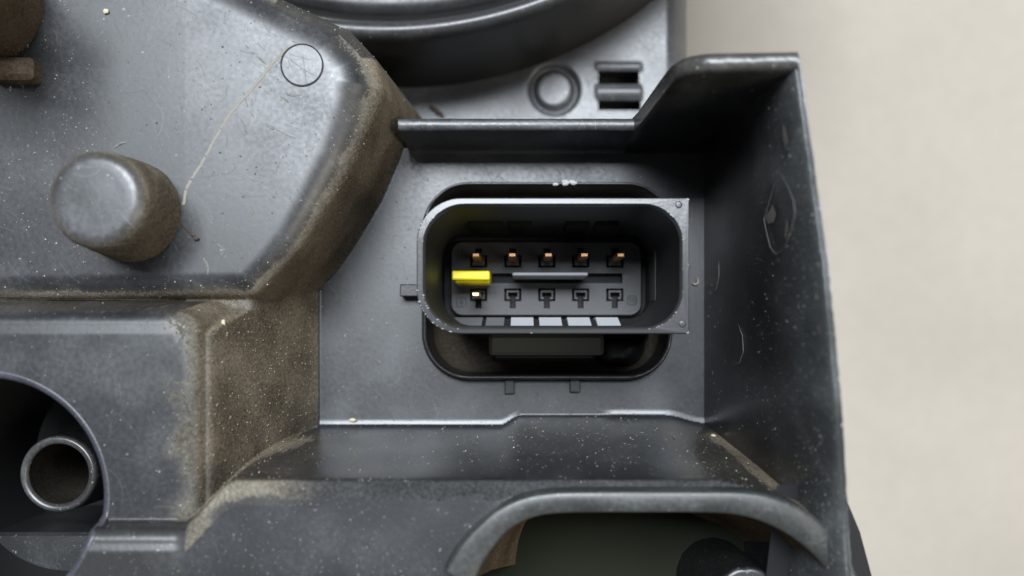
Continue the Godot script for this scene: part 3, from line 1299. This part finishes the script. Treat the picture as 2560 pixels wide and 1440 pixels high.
# stepped plate: levels over a grid of cuts, with upright walls between different levels
func stepped(st: SurfaceTool, xs: Array, zs: Array, level: Callable) -> void:
	st.set_smooth_group(-1)
	var nx := xs.size() - 1
	var nz := zs.size() - 1
	var lv := []
	for j in nz:
		var row := []
		for i in nx:
			row.append(level.call((xs[i] + xs[i + 1]) / 2.0, (zs[j] + zs[j + 1]) / 2.0))
		lv.append(row)
	for j in nz:
		for i in nx:
			var h: float = lv[j][i]
			var xa: float = xs[i]
			var xb: float = xs[i + 1]
			var za: float = zs[j]
			var zb: float = zs[j + 1]
			quad(st, Vector3(xa, h, za), Vector3(xb, h, za), Vector3(xb, h, zb), Vector3(xa, h, zb))
			if i + 1 < nx and lv[j][i + 1] != h:
				var g: float = lv[j][i + 1]
				if g > h:
					quad(st, Vector3(xb, g, za), Vector3(xb, h, za), Vector3(xb, h, zb), Vector3(xb, g, zb))
				else:
					quad(st, Vector3(xb, g, zb), Vector3(xb, g, za), Vector3(xb, h, za), Vector3(xb, h, zb))
			if j + 1 < nz and lv[j + 1][i] != h:
				var g2: float = lv[j + 1][i]
				if g2 > h:
					quad(st, Vector3(xa, h, zb), Vector3(xa, g2, zb), Vector3(xb, g2, zb), Vector3(xb, h, zb))
				else:
					quad(st, Vector3(xa, g2, zb), Vector3(xa, h, zb), Vector3(xb, h, zb), Vector3(xb, g2, zb))

const COLS := [1196.5, 1282.0, 1367.0, 1451.5, 1537.0]

func make_terminal_block(root: Node3D) -> void:
	var k := EYE / FOCAL
	var rects := []          # [rect in mm, level], later ones win
	var add := func(xa: float, xb: float, ya: float, yb: float, h: float) -> void:
		rects.append([Rect2((xa - VX) * k, (ya - VY) * k, (xb - xa) * k, (yb - ya) * k), h])
	for c in COLS:
		# upper row: wide hole below, narrow slit above
		add.call(c - 21.5, c + 21.5, 638, 669, -1.6)
		add.call(c - 15.0, c + 15.0, 642, 664, 0.1)
		add.call(c - 8.0, c + 8.0, 621, 648, -5.0)
		add.call(c - 11.0, c + 11.0, 640, 652, -5.0)
		# lower row: wide hole above, narrow slit below
		add.call(c - 21.5, c + 21.5, 721, 753, -1.6)
		add.call(c - 15.5, c + 15.5, 726, 748, 0.1)
		add.call(c - 12.0, c + 12.0, 731, 743, -5.0)
		add.call(c - 7.5, c + 7.5, 740, 771, -5.0)
	add.call(1229, 1556, 683, 708, -7.0)
	var xs := []
	var zs := []
	for r in rects:
		var q: Rect2 = r[0]
		for v in [q.position.x, q.end.x]:
			if not xs.has(v):
				xs.append(v)
		for v in [q.position.y, q.end.y]:
			if not zs.has(v):
				zs.append(v)
	var bx0 := (1127 - VX) * k
	var bx1 := (1604 - VX) * k
	var bz0 := (604 - VY) * k
	var bz1 := (789 - VY) * k
	xs.append_array([bx0 + 1.2, bx1 - 1.2])
	zs.append_array([bz0 + 0.6, bz1 - 0.6])
	xs.sort()
	zs.sort()
	var st := tool_()
	stepped(st, xs, zs, func(x: float, z: float) -> float:
		var h := 0.0
		for r in rects:
			if r[0].has_point(Vector2(x, z)):
				h = r[1]
		return h)
	# rounded border of the block
	var rr := [1.5, 1.5, 1.5, 1.5]
	var ring := rrect(bx0, bx1, bz0, bz1, rr, 0.0, -0.12, 8)
	var low := rrect(bx0, bx1, bz0, bz1, rr, -0.15, 0.0, 8)
	var deep := rrect(bx0, bx1, bz0, bz1, rr, -1.6, 0.0, 8)
	var inner := PackedVector3Array()
	for v in ring:
		inner.append(Vector3(clampf(v.x, xs[0], xs[-1]), 0.0, clampf(v.z, zs[0], zs[-1])))
	loft(st, [deep, low, ring, inner], [1, 2])
	var block := done(st, "terminal_block", mat["terminal_grey"], root)
	block.set_meta("label", "grey terminal block with two rows of five keyhole slots")
	# black sheet added for the shade deep in the slots
	st = tool_()
	box(st, Vector3(bx0 + 1.0, -5.4, bz0 + 0.5), Vector3(bx1 - 1.0, -3.6, bz1 - 0.5), 0.1)
	done(st, "slot_shade", mat["deep_black"], block)
	# pins
	for i in COLS.size():
		pin(root, COLS[i], 650.0, mat["copper"], 6.6)
	pin(root, COLS[0] - 1.0, 742.0, mat["brass"], 6.2)
	# divider bar and yellow lock
	st = tool_()
	var da := P(1281, 681, 6.0)
	var db := P(1470, 688, 6.0)
	box(st, Vector3(da.x, -4.0, da.z), Vector3(db.x, 6.0, db.z + 0.05), 0.14)
	done(st, "divider", mat["pale_grey"], root)
	st = tool_()
	var ya := P(1130, 677, 6.0)
	var yb := P(1224, 699, 6.0)
	box(st, Vector3(ya.x, -1.5, ya.z), Vector3(yb.x, 6.0, yb.z), 0.16)
	box(st, Vector3(ya.x + 0.25, -1.5, yb.z - 0.1), Vector3(yb.x - 0.1, 4.6, yb.z + 0.32), 0.12)
	var tab := done(st, "lock_tab", mat["yellow_plastic"], root)
	tab.set_meta("label", "bright yellow lock tab in the slot of the terminal block")
	# moulded numbers in rounded frames
	for t in [["6", 1153.5, 755.5], ["10", 1580.0, 751.0], ["1", 1155.0, 637.0], ["5", 1587.0, 636.0]]:
		var c := Vector3((t[1] - VX) * k, 0.0, (t[2] - VY) * k)
		var o := number(t[0], 0.72, block)
		o.position = Vector3(c.x, 0.03, c.z) * MM
		st = tool_()
		var r4 := [0.25, 0.25, 0.25, 0.25]
		var rings := []
		for p in [[0.06, -0.02], [0.05, 0.05], [-0.02, 0.05], [-0.03, -0.02]]:
			rings.append(rrect(c.x - 0.55, c.x + 0.55, c.z - 0.55, c.z + 0.55, r4, p[1], p[0], 4))
		loft(st, rings, [1, 2])
		done(st, "number_frame", mat["deep_black"], block)
	# small upright arrow mark beside the slot
	st = tool_()
	var m := Vector3((1567.0 - VX) * k, 0, (705.0 - VY) * k)
	box(st, m + Vector3(-0.07, -0.05, -0.7), m + Vector3(0.07, 0.06, 0.9), 0.02)
	box(st, m + Vector3(-0.16, -0.05, -0.9), m + Vector3(0.1, 0.061, -0.45), 0.02)
	done(st, "arrow_mark", mat["black_satin"], block)

func number(text: String, height: float, parent: Node3D) -> MeshInstance3D:
	var tm := TextMesh.new()
	var f := SystemFont.new()
	f.font_names = PackedStringArray(["Droid Sans"])
	tm.font = f
	tm.text = text
	tm.font_size = 48
	tm.pixel_size = 0.01
	var shrink := height * MM / (38.0 * 0.01)
	tm.depth = 0.08 * MM / shrink
	var o := MeshInstance3D.new()
	o.name = numbered("moulded_number", parent)
	o.mesh = tm
	o.material_override = mat["deep_black"]
	o.rotation = Vector3(-PI / 2, 0, 0)
	o.scale = Vector3.ONE * shrink
	parent.add_child(o, true)
	return o

func pin(root: Node3D, px: float, py: float, m: Material, top: float) -> void:
	var k := EYE / FOCAL
	var c := Vector2((px - VX) * k, (py - VY) * k)
	var st := tool_()
	var rings := []
	var rr := [0.05, 0.05, 0.05, 0.05]
	var w := 0.5
	var d := 0.27
	rings.append(rrect(c.x - w, c.x + w, c.y - d, c.y + d, rr, -5.0, 0.0, 2))
	rings.append(rrect(c.x - w, c.x + w, c.y - d, c.y + d, rr, top - 0.6, 0.0, 2))
	rings.append(rrect(c.x - w * 0.72, c.x + w * 0.72, c.y - d * 0.6, c.y + d * 0.6, rr, top, 0.0, 2))
	loft(st, rings, [1, 2], true, true)
	done(st, "terminal_pin", m, root)

# ---------------------------------------------------------------- loose bits
func make_debris() -> void:
	crumb([558, 808], 20.5, Vector3(0.22, 0.18, 0.42), "pale crumb on the dusty slope beside the lamp block", 4)
	crumb([882, 1050], 0.3, Vector3(0.5, 0.22, 0.24), "yellowish crumb lying at the left end of the plate's lower edge", 5)
	crumb([1480, 1118], 9.0, Vector3(0.3, 0.2, 0.2), "yellowish crumb on the speckled ledge under the connector", 6)
	crumb([265, 28], 18.1, Vector3(0.3, 0.15, 0.28), "white crumb on top of the raised block near the brown boss", 7)
	crumb([1783, 1092], 6.0, Vector3(0.35, 0.3, 0.4), "tan crumb in the corner between ledge and side wall", 8)
	var st := tool_()
	var c := P(1090, 275, -24.6)
	var t := thing("splinter", "dark brown splinter on the grey rear plate beside the rib", "splinter", c)
	thread(st, curve_points([[1072, 264], [1084, 273], [1094, 280], [1110, 291]], -24.6, 5, 0.12), 0.32)
	done(st, "sliver", mat["dark_bark"], t)
	st = tool_()
	t = thing("stalk", "tiny dark stalk beside the foot of the short post", "stalk", P(480, 585, 18.2))
	thread(st, curve_points([[452, 560], [470, 576], [484, 590], [496, 602]], 18.2, 5, 0.08), 0.1)
	lump(st, P(490, 596, 18.25), Vector3(0.3, 0.2, 0.22), 9)
	done(st, "sliver", mat["dark_bark"], t)
	st = tool_()
	t = thing("fibre", "tiny curled tan fibre beside the square end of the connector", "fibre", P(1740, 706, 0.3))
	thread(st, curve_points([[1730, 706], [1738, 711], [1745, 706], [1744, 694]], 0.4, 6), 0.09)
	done(st, "strand", mat["lint"], t)

func make_grains() -> void:
	# grit that has gathered on the dusty walls, ledges and edges
	var st := tool_()
	lump(st, Vector3.ZERO, Vector3(1.0, 0.7, 0.85) , 17)
	st.generate_normals()
	var mm := MultiMesh.new()
	mm.transform_format = MultiMesh.TRANSFORM_3D
	mm.use_colors = true
	mm.mesh = st.commit()
	var spots := []
	var soft := FastNoiseLite.new()
	soft.seed = 77
	soft.frequency = 0.12
	var tries := 0
	while spots.size() < 5200 and tries < 90000:
		tries += 1
		var x := rng.randf_range(-60.0, 27.0)
		var z := rng.randf_range(-38.0, 24.0)
		if x > 20.0 and z < 10.0:
			continue
		var h := shell(x, z)
		var k := comp
		if h < -1.0 or x > wall_x(z, h) - 0.2:
			continue
		var p := 0.0
		match k:
			0: p = 0.02
			1: p = 0.008 if h > 17.9 else 0.6
			2: p = 0.10 if x < -34.0 else 0.6
			3: p = 1.0
			4: p = 0.9 if z < bottom_top(x) - 0.2 else 0.05
		p *= clampf(0.6 + 1.3 * soft.get_noise_2d(x, z), 0.08, 1.0)
		if k == 0 and x > -13.0 and x < 20.0 and z > -20.0 and z < 6.0:
			continue
		if Vector2(x - HOLE.x, z - HOLE.y).length() < HOLE.z + 0.8 or (z > 14.0 and x > -9.0):
			continue
		if rng.randf() > p:
			continue
		spots.append([Vector3(x, h, z), k])
	for i in 2400:
		var x := rng.randf_range(-24.0, 22.0)
		var z := rng.randf_range(bottom_foot(x) + 0.3, bottom_top(x) + 0.3)
		if rng.randf() > clampf(0.5 + 1.1 * soft.get_noise_2d(x * 0.7, z * 2.0), 0.1, 1.0):
			continue
		spots.append([Vector3(x, shell(x, z), z), 5])
	for i in 1300:
		var x := rng.randf_range(-31.5, -25.2)
		var z := rng.randf_range(-2.5, 15.0)
		spots.append([Vector3(x, shell(x, z), z), 6])
	for i in 1500:
		var py := rng.randf_range(420, 1260)
		var px := rng.randf_range(1770, 2085)
		if rng.randf() > smoothstep(380.0, 900.0, py) * clampf(0.45 + 1.6 * soft.get_noise_2d(px * 0.06, py * 0.035), 0.03, 1.0) or px > 1790 + 1.3 * py or px < 1770 + maxf(0.0, py - 1060) * 1.35:
			continue
		spots.append([on_wall(px, py) + Vector3(0.12, 0, 0), 9])
	mm.instance_count = spots.size()
	for i in spots.size():
		var v: Vector3 = spots[i][0]
		var r := 0.018 + 0.10 * pow(rng.randf(), 6.0)
		var b := Basis.from_euler(Vector3(rng.randf() * TAU, rng.randf() * TAU, rng.randf() * TAU)).scaled(Vector3.ONE * r)
		if spots[i][1] == 5:
			b = b.scaled(Vector3.ONE * 0.8)
		elif spots[i][1] == 6:
			b = b.scaled(Vector3.ONE * 1.25)
		elif spots[i][1] == 9:
			b = Basis.IDENTITY.scaled(Vector3(0.4, 1.0, 0.9 + 1.2 * rng.randf()) * (0.03 + 0.05 * pow(rng.randf(), 3.0)))
		mm.set_instance_transform(i, Transform3D(b, v * MM))
		var c := Color(0.16, 0.135, 0.10).lerp(Color(0.40, 0.39, 0.36), pow(rng.randf(), 1.6))
		if spots[i][1] == 6:
			c = Color(0.13, 0.105, 0.07).lerp(Color(0.24, 0.20, 0.15), rng.randf())
		elif rng.randf() < 0.3:
			c = Color(0.12, 0.09, 0.06)
		mm.set_instance_color(i, c)
	var o := MultiMeshInstance3D.new()
	o.name = "dirt_grains"
	o.multimesh = mm
	var gm := StandardMaterial3D.new()
	gm.vertex_color_use_as_albedo = true
	gm.roughness = 0.8
	o.material_override = gm
	add_child(o, true)
	o.position = Vector3(0, LIFT, 0) * MM
	o.set_meta("kind", "stuff")
	o.set_meta("label", "fine pale dirt grains scattered over the black housing")

func crumb(px: Array, h: float, size: Vector3, label: String, sd: int) -> void:
	var c := P(px[0], px[1], h)
	var st := tool_()
	lump(st, c, size, sd)
	st.generate_normals()
	var o := put(st.commit(), "crumb", self, mat["crumb"])
	o.position = Vector3(0, LIFT, 0) * MM
	o.set_meta("label", label)
	o.set_meta("category", "crumb")
	o.set_meta("group", "crumbs of dirt")
